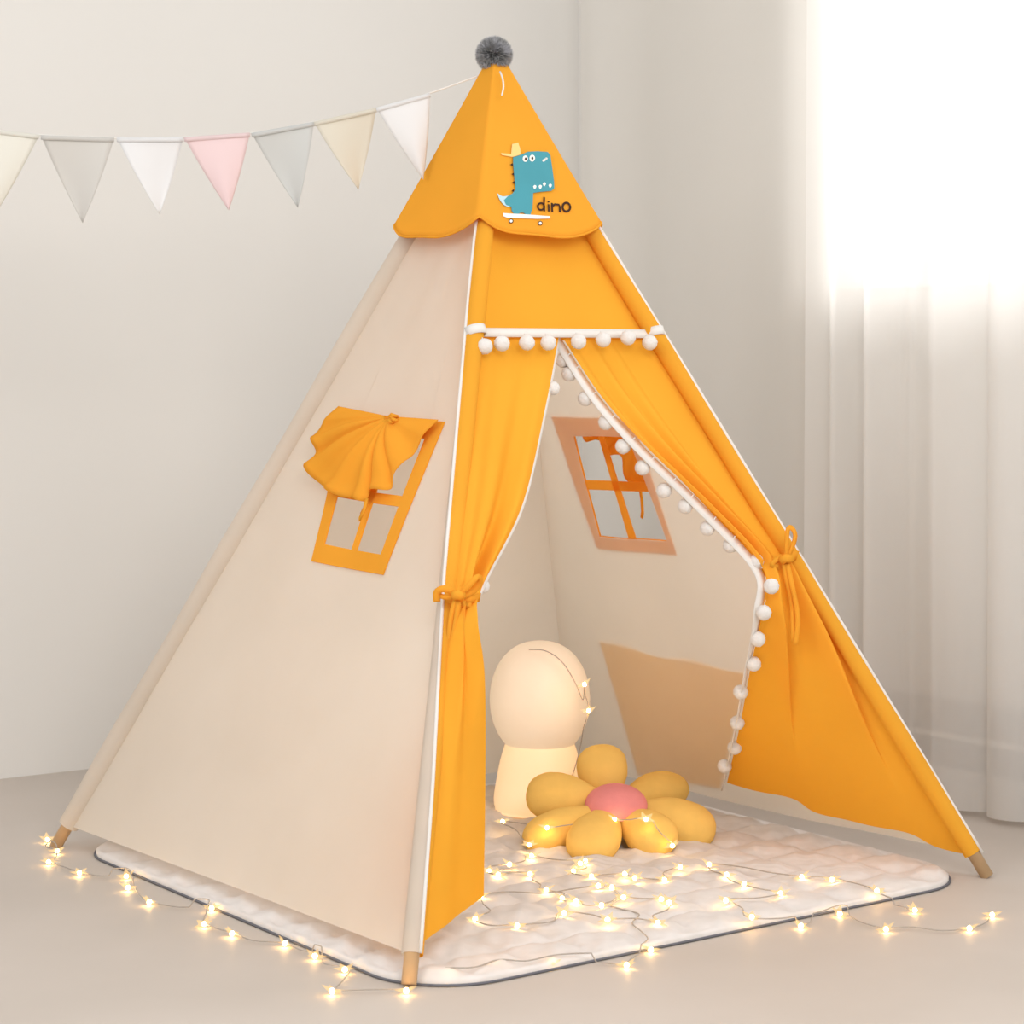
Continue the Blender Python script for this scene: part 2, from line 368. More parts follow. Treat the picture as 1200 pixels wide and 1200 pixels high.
# panels -------------------------------------------------------------
def bil(a, b_, c, d, u, v_): return (a*(1-u)+b_*u)*(1-v_)+(d*(1-u)+c*u)*v_
def panel(name, k1, k2, n, quad=None, inset=0.0, sag=0.014, t0=0.03, seed=0, mat=None):
    """cloth between two poles, hem slightly bowed, optional window hole (4 world points TL TR BR BL as seen with k1 left)"""
    a, b_, c, d = pole_t(k1, t0), pole_t(k2, t0), pole_t(k2, tb), pole_t(k1, tb)
    ctr = (c+d)/2; L12 = (c-d).length
    def disp(p):
        # distance fraction across at this height
        t = (A.z-p.z)/A.z
        e1, e2 = pole_t(k1, t), pole_t(k2, t); Lr = (e2-e1).length
        u = (p-e1).dot((e2-e1).normalized())/max(Lr, 1e-4); u = min(max(u, 0), 1)
        q = math.sin(PI*u)
        s = sag*q*min(1, t*1.6)
        w_ = 0.0035*q*hnoise(u*3.2+seed, t*4+seed, seed)
        e = p-n*(s+w_)
        if t > tb-0.03: e.z += 0.010*q*0.0
        return e
    regs = []
    if quad is None: regs.append((a, b_, c, d, 40, 46))
    else:
        q0, q1, q2, q3 = quad
        regs += [(a, b_, q1, q0, 26, 14), (b_, c, q2, q1, 30, 14), (c, d, q3, q2, 26, 14), (d, a, q0, q3, 30, 14)]
    v, fc = [], []
    for (p0, p1, p2, p3, nu, nv) in regs:
        rows = [[disp(bil(p0, p1, p2, p3, i/nu, j/nv)) for i in range(nu+1)] for j in range(nv+1)]
        vv, ff = grid(rows); nn = len(v); v += vv; fc += [tuple(i+nn for i in q) for q in ff]
    o = mk(name, v, fc, mat or M['canvas'], tent)
    return o, disp
def plane_pts(pxs, n, off=0.0, base=None):
    return [on_plane(x, y, (base or A)+n*off, n) for x, y in pxs]
# left panel with its window
LW = plane_pts([(403, 479), (520, 494), (445, 672), (361, 656)], NL)
def quad_uv(Q, u, v_): return bil(Q[0], Q[1], Q[2], Q[3], u, v_)
def hole(Q, m0=0.12, mt=0.12): return [quad_uv(Q, m0, mt), quad_uv(Q, 1-m0, mt), quad_uv(Q, 1-m0, 1-mt), quad_uv(Q, m0, 1-mt)]
HL = hole(LW)
panel_l, dL = panel('side_panel', 'L', 'F', NL, HL, seed=0.4); panel_l['label'] = 'cream left side panel with a window opening'
RW = plane_pts([(648, 487), (747, 486), (799, 647), (704, 640)], NR_)
HR = plane_pts([(676, 509), (742, 508), (787, 631), (707, 626)], NR_)
panel_r, dR = panel('side_panel', 'B', 'R', NR_, HR, seed=2.2); panel_r['label'] = 'cream right side panel with a window opening and pocket'
panel('back_panel', 'L', 'B', NB, None, seed=4.1)

def frame(Q, Hq, n, disp, off, th, name, cu=(0.47, 0.56), cv=(0.50, 0.59), mat=None):
    b = MB()
    def bar(p0, p1, p2, p3):   # quad as slab following the cloth
        nn = 10; rows = []
        for j in range(3):
            rows.append([disp(bil(p0, p1, p2, p3, i/nn, j/2))+n*off for i in range(nn+1)])
        top, ft = grid(rows); bot = [p-n*th for p in top]; N = len(top)
        f2 = ft+[tuple(i+N for i in q)[::-1] for q in ft]
        W = nn+1
        loop = list(range(W))+[W*(j+1)-1 for j in range(1, 3)]+[W*2+i for i in range(W-2, -1, -1)]+[W]
        for i in range(len(loop)):
            a, c = loop[i], loop[(i+1) % len(loop)]; f2.append((a, a+N, c+N, c))
        b.add(top+bot, f2)
    q, h = Q, Hq
    bar(q[0], q[1], h[1], h[0]); bar(q[1], q[2], h[2], h[1]); bar(q[2], q[3], h[3], h[2]); bar(q[3], q[0], h[0], h[3])
    g = lambda u, v_: bil(h[0], h[1], h[2], h[3], u, v_)
    bar(g(cu[0], 0), g(cu[1], 0), g(cu[1], 1), g(cu[0], 1)); bar(g(0, cv[0]), g(1, cv[0]), g(1, cv[1]), g(0, cv[1]))
    return b.build(name, mat or M['yellow'], tent, smooth=False)
frl = frame(LW, HL, NL, dL, 0.0035, 0.0025, 'window_frame'); frl['label'] = 'yellow window frame of four panes on the left side'
frr = frame(RW, HR, NR_, dR, 0.0045, 0.0025, 'window_frame', cu=(0.44, 0.54), cv=(0.44, 0.53), mat=M['backlit_yellow']); frr['label'] = 'yellow window frame on the right side, seen from within'

def fan(K, outline_, n, off, parent, npl, amp, label, seed=1):
    """gathered cloth shade: pleats radiating from knot K to the outline"""
    pts = catmull(outline_, 150); rows = []; L = len(pts)-1
    for j in range(17):
        r = j/16; row = []
        for i, p in enumerate(pts):
            s = i/L; e = min(1, min(s, 1-s)*8)
            zz = math.sin(s*2*PI*npl); zz = math.copysign(abs(zz)**0.8, zz)
            lift = off+0.010*math.sin(PI*min(1, r*1.2))*e+amp*zz*e*(r**0.8)*(1-0.25*r)
            q = K.lerp(p, 0.04+0.96*r)
            row.append(q+n*lift)
        rows.append(row)
    v, fc = grid(rows); return mk('window_shade', v, fc, M['yellow'], parent, thick=0.0015, label=label)
KL = on_plane(461, 491, A, NL)
out_l = plane_pts([(403, 479), (385, 497), (372, 514), (376, 529), (364, 545), (372, 562), (386, 574), (398, 582), (418, 586), (430, 590), (439, 578), (458, 577), (466, 566), (484, 541), (500, 517), (520, 495)], NL)
shl = fan(KL, out_l, NL, 0.012, tent, 7.5, 0.0085, 'yellow window shade gathered into a fan')
b = MB()
b.ribbon([on_plane(x, y, A+NL*o_, NL) for x, y, o_ in ((430, 584, .014), (427, 597, .012), (421, 609, .009), (424, 602, .008), (431, 588, .008))], 0.008, NL)
b.build('shade_tie', M['yellow'], tent); b = MB()
for dx, dy in ((-1, -2), (2, 1), (-2, 3), (1, -4)):
    c = on_plane(461+dx, 491+dy, A+NL*0.02, NL); b.tube([c+V((-0.006, 0, 0.002)), c-V((0, 0.004, 0)), c+V((0.006, 0, -0.002))], 0.003, 8)
b.build('shade_knot', M['yellow'], tent)
KR = on_plane(733, 506, A, NR_)
out_r = plane_pts([(676, 508), (681, 520), (694, 517), (705, 527), (708, 535), (722, 538), (729, 560), (738, 572), (752, 573), (767, 572), (762, 552), (754, 530), (744, 507)], NR_)
fan(KR, out_r, NR_, 0.010, tent, 5.5, 0.005, 'yellow window shade outside the right window')
b = MB(); b.ribbon([on_plane(x, y, A+NR_*0.012, NR_) for x, y in ((750, 572), (752, 585), (753, 600), (752, 607))], 0.006, -NR_)
b.build('shade_tie', M['yellow'], tent)
# outer pocket on the right panel: seen through the canvas
pk = plane_pts([(705, 750), (882, 786), (850, 920), (751, 905)], NR_)
rows = []
for j in range(13):
    rows.append([dR(quad_uv(pk, i/24, j/12))+NR_*(0.003+0.004*math.sin(PI*i/24)*math.sin(PI*j/12)) for i in range(25)])
    if j == 0: rows[0] = [p+V((0, 0, 0.006*math.sin(i*0.5)*math.sin(PI*i/24))) for i, p in enumerate(rows[0])]
v, fc = grid(rows); mk('storage_pocket', v, fc, M['backlit_yellow'], tent)

# front header -------------------------------------------------------
zb = 0.945; tH = t_of_z(zb)
def front_pt(u, t, off=0.0): return pole_t('F', t).lerp(pole_t('R', t), u)+NF*off
rows = [[front_pt(i/40, 0.05+(tH-0.05)*j/24, -0.014-0.006*math.sin(PI*i/40)*min(1, j/10)+0.002*math.sin(i*0.35+j*0.05)) for i in range(41)] for j in range(25)]
v, fc = grid(rows); hd = mk('door_header', v, fc, M['yellow'], tent)
def wrap_off(u):
    x = min(abs(u), abs(1-u))*(pole_t('R', tH)-pole_t('F', tH)).length
    return math.sqrt(max(0, (SR+0.003)**2-x*x)) if x < SR else 0
bt = [front_pt(-0.045+1.063*i/160, tH-0.004, max(-0.010-0.004*math.sin(PI*i/160), wrap_off(-0.045+1.063*i/160))) for i in range(161)]
b = MB(); b.ribbon(bt, 0.016, NF); b.build('trim_tape', M['white_tape'], hd, label='white tape across the door header')

pm = bmesh.new(); bmesh.ops.create_icosphere(pm, subdivisions=4, radius=1.0)
for q in pm.verts:
    d_ = q.co.normalized(); q.co = d_*(1+0.035*hnoise(d_.x*9, d_.y*9+d_.z*7, 2)+random.uniform(-0.03, 0.03))
pom_me = bpy.data.meshes.new('pompom'); pm.to_mesh(pom_me); pm.free(); pom_me.materials.append(M['pom'])
pom_me.polygons.foreach_set('use_smooth', [True]*len(pom_me.polygons))
def pompom(loc, r, parent):
    o = bpy.data.objects.new('pompom', pom_me); C.objects.link(o); attach(o, parent, loc); o.scale = (r, r, r)
    o.rotation_euler = (random.random()*6, random.random()*6, random.random()*6); return o
def thread(pts, parent):
    b = MB(); b.tube(pts, 0.0012, 6); return b.build('pompom_thread', M['white_tape'], parent)
hp = [(568, 406), (588, 402.5), (617.5, 401.5), (642.5, 401.5), (678, 400), (707, 398), (736, 395.6), (761.5, 401.5)]
b = MB()
for x, y in hp:
    c = on_plane(x, y, A+NF*0.016, NF); pompom(c, 0.0133, hd)
    thread([c, c+V((0, 0, 0.018))-NF*0.008], hd)

# door curtains ------------------------------------------------------
def flap(Ep, Gp, n_rows, pleat, amp, label, mats):
    Es, Gs = catmull(Ep, n_rows), catmull(Gp, n_rows); rows = []; NU = 90
    for j in range(n_rows+1):
        v_ = j/n_rows; E, G = Es[j], Gs[j]; d = (G-E); 
        nn = NF
        row = []
        for i in range(NU+1):
            u = i/NU; row.append(E.lerp(G, u)+nn*(amp(v_)*pleat(u, v_)))
        rows.append(row)
    v, fc = grid(rows); o = mk('door_curtain', v, fc, mats, tent, label=label); return o, Es, Gs
def fp(x, y, off=0.0): return on_plane(x, y, A+NF*off, NF)
def ep(k, py, off=0.0):
    return pole_t(k, t_of_py(k, py))+NF*off
# left curtain (v = 0 at the band, 7 = hem)
El = [ep('F', 389, -.012), ep('F', 500, .002), ep('F', 600, .010), ep('F', 690, .012), ep('F', 730, .012), ep('F', 830, .010), ep('F', 960, .008), ep('F', 1112, .006)]
Gl = [fp(655, 394, -0.014), fp(639, 478, 0.004), fp(612, 592, 0.008), fp(565, 688, 0.012), P(560, 726, 3.52), P(568, 790, 3.53), P(569, 900, 3.57), P(567, 1050, 3.62)]
def pl_left(u, v_):
    w_ = math.sin(PI*u)
    return w_*(0.9*math.sin(u*7.6+0.6-v_*1.5)+0.5*math.sin(u*15+v_*2.0)+0.35)
def am_left(v_):
    if v_ < 0.43: return 0.003+0.022*(v_/0.43)
    return 0.014*max(0.35, 1-(v_-0.43)*1.6)
fl_o, _, Gls = flap(El, Gl, 90, pl_left, am_left, 'yellow left door curtain tied back to the pole', M['yellow'])
# right curtain
Er = [ep('R', 386, -.012), ep('R', 455, -.012), ep('R', 530, -.012), ep('R', 600, -.008), ep('R', 648, 0), ep('R', 690, -.004), ep('R', 780, -.008), ep('R', 880, -.012), ep('R', 1000, -.012)]
Gr = [fp(657, 392, -0.014), fp(703, 462, -.002), fp(757, 523, .006), fp(826, 590, .008), fp(893, 664, .010), P(893, 716, 4.0), P(880, 780, 4.08), P(867, 850, 4.22), P(852, 917, 4.38)]
def pl_right(u, v_):
    if v_ < 0.5:   # taut by the pole, rolled folds along the free edge
        e = max(0, (u-0.45)/0.55); return 1.4*math.sin(e*PI*4.6)*e**0.5*math.sin(PI*min(1, u*1.0001))**0.4-0.5*math.sin(PI*u)*(1-e)
    w_ = math.sin(PI*min(1, max(0, u)))**0.6
    return w_*(1.0*math.sin(u*12.5-1.9)+0.35*math.sin(u*25+v_*2))
def am_right(v_):
    if v_ < 0.5: return 0.003+0.016*min(1, v_/0.42)
    return 0.030*min(1, 0.35+(v_-0.5)*3.2)*(1-0.5*max(0, (v_-0.75)*4))
fr_o, _, Grs = flap(Er, Gr, 110, pl_right, am_right, 'yellow right door curtain swept to the pole', M['yellow'])
# tape along the free edges, pompoms hanging from it
def edge_tape(Gs, parent, inner, wdt=0.013):
    b = MB(); b.ribbon([g+V(inner)*0.006-NF*0.005 for g in Gs], wdt, -NF*1.0); b.build('trim_tape', M['white_tape'], parent)
edge_tape(Gls[:41], fl_o, (0.3, 0, 0), 0.008); edge_tape(Grs, fr_o, (-0.8, 0, -1.1), 0.020)
def near_depth(Gs, x, y):
    best = min(Gs, key=lambda g: (600+g.x/g.y*F_PX-x)**2+(HOR-(g.z-CAM_Z)*F_PX/g.y-y)**2); return best
b = MB()
for x, y in [(660, 422), (667, 438), (686, 467), (710, 495), (730, 523), (753, 548), (778, 575), (803, 593), (829, 619), (856, 639), (886, 658), (904, 687), (895, 718), (888, 749), (883, 778), (868, 811), (864, 847), (861, 876), (849, 898)]:
    g = near_depth(Grs, x, y); c = P(x, y, g.y+(0.012 if y < 670 else -0.012) if (x, y) != (904, 687) else g.y-0.03); pompom(c, 0.0133, fr_o); thread([c, g-NF*0.004], fr_o)
b = MB()
for x, y in [(648, 455), (572, 660), (565, 687)]:
    g = near_depth(Gls, x, y); c = P(x, y, g.y+0.02); pompom(c, 0.0118, fl_o); thread([c, g], fl_o)
# tie bands with bows
def R2(b, pts, Y, w_, nseg=16, nrm=(0, -1, 0)):
    q = [P(x, y, Y-(d if len(p) > 2 else 0)) for p in pts for (x, y, d) in [(p[0], p[1], p[2] if len(p) > 2 else 0)]]
    b.ribbon(catmull(q, nseg), w_, nrm, th=0.0012)
YL = ep('F', 695).y-0.036
b = MB()
R2(b, [(522, 699, -.02), (528, 702, .004), (540, 703, .012), (553, 702, .01), (562, 700, -.035)], YL, 0.014)
R2(b, [(536, 697, .016), (522, 690, .020), (512, 694, .016), (512, 705, .012)], YL, 0.011)
R2(b, [(512, 696, .012), (522, 700, .014), (534, 699, .018)], YL, 0.008)
R2(b, [(537, 698, .018), (548, 688, .026), (559, 676, .024), (563, 681, .016), (556, 692, .014), (541, 700, .018)], YL, 0.009)
R2(b, [(535, 700, .018), (529, 722, .018), (526, 760, .018), (524, 805, .020)], YL, 0.0085)
R2(b, [(538, 701, .018), (535, 725, .020), (528, 765, .022), (522, 798, .022)], YL, 0.0085)
R2(b, [(539, 702, .014), (548, 712, .016), (550, 706, .016)], YL, 0.009)
b.tube([P(531, 698, YL-.022), P(537, 697, YL-.025), P(543, 699, YL-.022)], lambda t: 0.008, 10)
b.build('tie_bow', M['yellow'], fl_o)
YR = ep('R', 655).y-0.040
b = MB()
R2(b, [(893, 672, -.02), (898, 670, .006), (912, 662, .012), (928, 652, .012), (935, 651, -.035)], YR, 0.017)
R2(b, [(921, 656, .018), (922, 640, .022), (923, 622, .024), (927, 618, .020), (932, 628, .018), (927, 645, .016), (921, 656, .018)], YR, 0.008, 24, (0.5, -1, 0))
R2(b, [(921, 656, .018), (912, 655, .022), (904, 662, .022), (912, 663, .018)], YR, 0.008)
R2(b, [(918, 658, .016), (922, 680, .018), (928, 710, .020), (930, 752, .022)], YR, 0.0085)
R2(b, [(922, 658, .016), (929, 690, .022), (935, 725, .024), (932, 756, .024)], YR, 0.0085)
b.tube([P(915, 657, YR-.020), P(921, 654, YR-.024), P(927, 655, YR-.020)], lambda t: 0.008, 10)
b.build('tie_bow', M['yellow'], fr_o)

# cap ------------------------------------------------------------------
e1 = (Rf-Ff).normalized(); e2 = (Lf-Ff).normalized()
AT = A+V((-0.009, -0.008, 0.012))
def sq(th):       # rounded square by equal steps along the sides
    q = ((th/(2*PI))*4) % 4; side = int(q); u = (q-side)*2-1; rr = 0.10
    x, y = [(1, u), (-u, 1), (-1, -u), (u, -1)][side]
    cx, cy = max(-1+rr, min(1-rr, x)), max(-1+rr, min(1-rr, y)); dx, dy = x-cx, y-cy
    if abs(dx) > 1e-9 and abs(dy) > 1e-9:
        L = math.hypot(dx, dy); return cx+dx/L*rr, cy+dy/L*rr
    return x, y
def cap_pt(th, t, grow=1.0):
    a, bb = sq(th)
    half = 0.6*t+0.0125
    ctr = AT+(CEN-A)*t; ctr.z = AT.z-A.z*t
    return ctr+(e1*a+e2*bb)*half
tc_ = t_of_py('F', 261)
NTH = 240; rows = []
def corner_w(th):    # 0 at corners, 1 mid side
    a, bb = sq(th); q = min(abs(a), abs(bb)); return max(0.0, 1-q**3.2)
for j in range(31):
    row = []
    for k in range(NTH+1):
        th = 2*PI*k/NTH
        tbm = tc_*(1.0+0.115*corner_w(th)+0.006*math.sin(th*8)*corner_w(th))
        t = 0.004+(tbm-0.004)*j/30
        p = cap_pt(th, t); d = p-(AT+V((0, 0, -A.z*t))); d.z = 0
        p += d.normalized()*0.003*(j/30)**3
        row.append(p)
    rows.append(row)
v, fc = grid(rows)
cap = mk('tent_cap', v, fc, M['yellow'], tent, thick=0.002, label='yellow scalloped cap with a dinosaur print')
b = MB(); b.tube([p*1.0 for p in rows[-1]], 0.0022, 6, cap=False); b.build('cap_hem', M['yellow'], cap)
# print on the front face: plane through the cap's front
th_f = 2*PI*3.5/4
pA, pB, pC = cap_pt(th_f-0.35, tc_), cap_pt(th_f+0.35, tc_), cap_pt(th_f, 0.05)
NC = (pB-pA).cross(pC-pA).normalized(); NC = NC if NC.y < 0 else -NC
def cp(x, y, off): return on_plane(560+x/8.571, 160+y/8.571, pA+NC*off, NC)
b = MB()
def poly(pts, mi, off, sm=True):
    q = [cp(x, y, off) for x, y in pts]
    if sm: q = catmull(q+[q[0]], len(q)*4)[:-1]
    qb = [p-NC*0.0006 for p in q]; n = len(q)
    b.add(q+qb, [tuple(range(n)), tuple(range(2*n-1, n-1, -1))]+[(i, (i+1) % n, n+(i+1) % n, n+i) for i in range(n)], mi)
def circ(x, y, rx, mi, off, ry=None): poly([(x+rx*math.cos(a*PI/8), y+(ry or rx)*math.sin(a*PI/8)) for a in range(16)], mi, off, False)
O = 0.0042
poly([(345, 75), (405, 60), (425, 120), (432, 180), (350, 205), (240, 185), (235, 165), (335, 175)], 3, O-0.0004, False)
poly([(195, 570), (250, 600), (330, 600), (330, 700), (270, 690), (225, 640)], 4, O+0.0004)
poly([(355, 208), (430, 185), (500, 153), (600, 148), (702, 155), (728, 185), (748, 320), (765, 450), (768, 520), (738, 545), (620, 556), (556, 566), (553, 650), (548, 720), (528, 785), (492, 792), (462, 765), (430, 762), (405, 785), (368, 782), (342, 745), (338, 705), (285, 685), (262, 640), (300, 600), (350, 570), (378, 530), (366, 400), (356, 280)], 0, O+0.0008, False)
circ(477, 222, 26, 1, O+.0014, 32); circ(547, 217, 28, 1, O+.0014, 34); circ(482, 224, 10, 2, O+.002, 15); circ(549, 217, 10, 2, O+.002, 15)
circ(661, 240, 12, 1, O+.0014); circ(688, 222, 12, 1, O+.0014); poly([(655, 232), (684, 212), (694, 230), (668, 250)], 1, O+.0014, False)
for x, y in ((572, 505), (627, 503), (668, 477), (727, 492)): poly([(x-16, y-6), (x, y-18), (x+16, y-6), (x+6, y+18), (x-6, y+18)], 1, O+.0014)
for x, y in ((340, 280), (354, 375), (360, 460), (354, 542)): poly([(x-12, y), (x+8, y-13), (x+8, y+13)], 2, O+.0006)
poly([(252, 768), (300, 772), (500, 782), (725, 800), (728, 822), (600, 826), (300, 815), (258, 800)], 1, O+.001, False)
for x, y in ((335, 848), (628, 870)): circ(x, y, 22, 2, O+.0006); circ(x, y, 14, 1, O+.0014)
b.build('dinosaur_print', [M['teal'], M['print_white'], M['ink'], M['print_peach'], M['print_pale']], cap, smooth=False, label='teal dinosaur on a skateboard')
b = MB()
def stroke(pts, w_=0.0034): b.ribbon([cp(x, y, O+0.0006) for x, y in pts], w_, NC, th=0.0004)
ell = lambda cx, cy, rx, ry: [(cx+rx*math.cos(a*PI/12), cy+ry*math.sin(a*PI/12)) for a in range(26)]
stroke(ell(635, 702, 32, 34)); stroke([(667, 608), (664, 680), (668, 748)]); stroke([(710, 680), (714, 752)]); stroke([(708, 648), (712, 660)])
stroke([(744, 668), (748, 755)]); stroke([(746, 700), (775, 680), (815, 684), (824, 710), (826, 758)], 0.0038); stroke(ell(890, 708, 38, 44), 0.0038)
b.build('lettering', M['ink'], cap, smooth=False, label='the word dino in dark brown letters')
# tie string of the cap
b = MB(); b.tube(catmull([P(586, 84, 4.10), P(589, 92, 4.07), P(590, 102, 4.065), P(588, 112, 4.06)], 12), 0.0016, 6); b.build('cap_string', M['white_tape'], cap)
# grey fur pompom: thousands of tapered tufts on a core
pc = P(579, 64, 4.15); R0 = 0.033; vv, ff = [], []
rnd = random.Random(5)
for i in range(5200):
    z = 1-2*(i+0.5)/5200; ph = i*2.39996; q = math.sqrt(1-z*z); d = V((q*math.cos(ph), q*math.sin(ph), z))
    d = (d+V((rnd.gauss(0, .13), rnd.gauss(0, .13), rnd.gauss(0, .13)))).normalized()
    s = d.orthogonal().normalized(); s = (Matrix.Rotation(rnd.random()*6.28, 3, d) @ s)
    L = R0*(1.0+0.10*rnd.random()); base = d*R0*0.45; k = len(vv)
    tip = d*L+s.cross(d)*rnd.uniform(-.004, .004)
    wv = 0.0011; mid = (base+tip)*0.5+V((rnd.gauss(0, .0015), rnd.gauss(0, .0015), 0))
    vv += [pc+base-s*wv, pc+base+s*wv, pc+mid+s*wv*0.9, pc+mid-s*wv*0.9, pc+tip]; ff += [(k, k+1, k+2, k+3), (k+3, k+2, k+4)]
bm_ = bmesh.new(); bmesh.ops.create_icosphere(bm_, subdivisions=3, radius=R0*0.6); k = len(vv)
vv += [pc+q.co for q in bm_.verts]; ff += [tuple(k+q.index for q in fa.verts) for fa in bm_.faces]; bm_.free()
mk('fur_pompom', vv, ff, M['grey_fur'], tent, smooth=False, label='fluffy grey ball on the tip of the tent')

# ------------------------------------------------------------------ bunting
ss = [(-60, 141), (0, 153), (46, 158), (135, 161.5), (215, 161), (293, 156), (368, 143), (441, 127), (504, 109), (568, 86)]
def bY(x): return 4.16-(568-x)/628*0.22
sp = [P(x, y, bY(x)) for x, y in ss]
wallpt = V((-2.35, 3.93, 0)); tt = (wallpt-WLP).dot(D1); wq = WLP+D1*tt; hook = V((wq.x, wq.y, 1.5))+V((0.585, -0.811, 0))*0.02
sp = [hook, hook.lerp(sp[0], 0.55)+V((0, 0, -0.06))]+sp
bun = empty('bunting', P(290, 158, bY(290))); tag(bun, 'string of pale pastel pennants running from the tent tip across the left wall', 'bunting')
b = MB(); b.tube(catmull(sp, 160), 0.0016, 6); b.build('cord', M['white_tape'], bun)
b = MB(); b.tube([hook-V((0.585, -0.811, 0))*0.02, hook], 0.004, 8); b.build('wall_hook', M['window_white'], bun)
fls = [((-42, 148), (46, 158.5), (-6, 252), 'cream', 'cream pennant cut by the left border'), ((48, 159), (134, 162), (97, 261), 'stone', 'beige grey pennant'),
       ((137, 162), (215, 161.5), (187, 251), 'white', 'white pennant beside the pink one'), ((216, 161.5), (293, 156), (268, 246), 'pink', 'pale pink pennant'),
       ((295, 156.5), (368, 143.5), (349, 243), 'grey', 'grey pennant right of the pink one'), ((368, 143.5), (441, 127), (420, 222), 'sand', 'sand coloured pennant'),
       ((441, 127), (504, 109.5), (496, 210), 'white', 'white pennant next to the tent cap')]
for i, (a, c, tip, m_, lab) in enumerate(fls):
    rows = []
    for j in range(15):
        h = j/14; row = []
        for k in range(13):
            u = k/12; x = (a[0]*(1-u)+c[0]*u)*(1-h)+tip[0]*h+0.0; y = (a[1]*(1-u)+c[1]*u)*(1-h)+tip[1]*h
            x += (1-2*u)*-1.0*2.5*math.sin(PI*h)*(0.6)
            cv = 0.010*math.sin(PI*u+i)*math.sin(PI*h*0.9)*(1 if i % 2 else -1)+0.012*h*h*math.sin(i*1.7)
            row.append(P(x, y, bY(x)+cv+0.001))
        rows.append(row)
    v, fc = grid(rows); pn = mk('pennant', v, fc, FL[m_], bun, thick=0.0012, label=lab)
    b = MB(); b.ribbon([p-V((0, 0.002, 0.003)) for p in rows[0]], 0.008, (0, -1, 0)); b.build('hem', FL[m_], pn)

# ------------------------------------------------------------------ plain rounded lamp inside the tent
lamp = empty('rounded_lamp', (0.055, 4.56, 0.014)); tag(lamp, 'plain milk white rounded lamp glowing at its base behind the flower cushion', 'lamp')
def lathe(prof, c, n=64):
    v, f_ = [], []
    for (r, z) in prof:
        for k in range(n): v.append(V((c[0]+r*math.cos(2*PI*k/n), c[1]+r*math.sin(2*PI*k/n), c[2]+z)))
    for i in range(len(prof)-1):
        for k in range(n): f_.append((i*n+k, i*n+(k+1) % n, (i+1)*n+(k+1) % n, (i+1)*n+k))
    return v, f_
pr_ = [(0.001, 0.335)]
for i in range(1, 33):
    a = i/32*PI*0.80; pr_.append((0.099*math.sin(a)**0.86, 0.220+0.115*math.cos(a)))
pr_.append((0.0, pr_[-1][1]-0.002))
v, fc = lathe(pr_, (0.055, 4.56, 0.014)); mk('lamp_shade', v, fc, M['lamp_shade'], lamp)
pr_ = [(0.0, 0.137), (0.060, 0.136), (0.068, 0.132), (0.078, 0.10), (0.086, 0.06), (0.091, 0.025), (0.088, 0.006), (0.082, 0.0), (0.0, 0.0)]
pv = catmull([V((r, 0, z)) for r, z in pr_], 40)
v, fc = lathe([(max(0.0, p.x), p.z) for p in pv], (0.055, 4.56, 0.014)); mk('lamp_base', v, fc, M['lamp_base'], lamp, label='warm glowing base')

# ------------------------------------------------------------------ flower cushion
cush = empty('flower_cushion', (0.19, 4.26, 0.015)); tag(cush, 'yellow plush flower cushion with pink centre leaning on the lamp', 'cushion')
def petal(inner, outer, wid, th, up, name='petal', mat=M['cushion']):
    inner, outer, up = V(inner), V(outer), V(up); L = (outer-inner).length/2; c = (inner+outer)/2
    ax = (outer-inner).normalized(); up = (up-ax*up.dot(ax)).normalized(); sd = ax.cross(up)
    v, f_ = [], []; NU, NV = 40, 28
    for j in range(NV+1):
        ph = -PI/2+PI*j/NV
        for i in range(NU):
            th_ = 2*PI*i/NU; x = math.sin(ph); rr = max(0, math.cos(ph))**0.8
            wx = 0.80+0.26*x-0.10*x*x          # broader towards the outer end
            cx, cz = math.cos(th_), math.sin(th_)
            pz = math.copysign(abs(cz)**0.9, cz)
            wr = 1+0.012*hnoise(x*5+c.x*30, th_*2+c.y*20, 3)
            v.append(c+ax*(x*L)+sd*(cx*rr*wx*wid*wr)+up*(pz*rr*wx*th*wr))
    for j in range(NV):
        for i in range(NU): f_.append((j*NU+i, j*NU+(i+1) % NU, (j+1)*NU+(i+1) % NU, (j+1)*NU+i))
    b = MB(); b.add(v, f_)
    o = b.build(name, mat, cush)
    return o
cc = P(722, 948, 4.27)
UPF = V((0, -0.35, 1))
petal(P(715, 950, 4.26), P(684, 1004, 4.13), 0.058, 0.042, V((0, -.5, 1)))
petal(P(728, 952, 4.26), P(784, 994, 4.17), 0.056, 0.042, V((0, -.6, 1)))
petal(P(738, 946, 4.29), P(838, 976, 4.29), 0.062, 0.046, V((0, -.4, 1)))
petal(P(732, 940, 4.32), P(796, 920, 4.50), 0.054, 0.042, V((0, -.4, 1)))
petal(P(710, 944, 4.34), P(703, 874, 4.40), 0.058, 0.042, V((0, -1, .4)))
petal(P(715, 944, 4.30), P(617, 929, 4.33), 0.056, 0.046, V((0, -1, .6)))
petal(P(712, 950, 4.26), P(614, 988, 4.22), 0.046, 0.042, V((0, -.7, 1)))
v, f_ = [], []
for j in range(17):
    ph = PI/2*j/16
    for i in range(40):
        a = 2*PI*i/40; v.append(cc+V((0.058*math.sin(ph)*math.cos(a), 0.055*math.sin(ph)*math.sin(a), 0.0))+V((0, -0.35, 1)).normalized()*(0.032*math.cos(ph)**1.0+0.008)+V((0, 0, 0.35*0.055*math.sin(ph)*math.sin(a))))
for j in range(16):
    for i in range(40): f_.append((j*40+i, (j+1)*40+i, (j+1)*40+(i+1) % 40, j*40+(i+1) % 40))
mk('centre', v, f_, M['pink'], cush, label='pink centre')

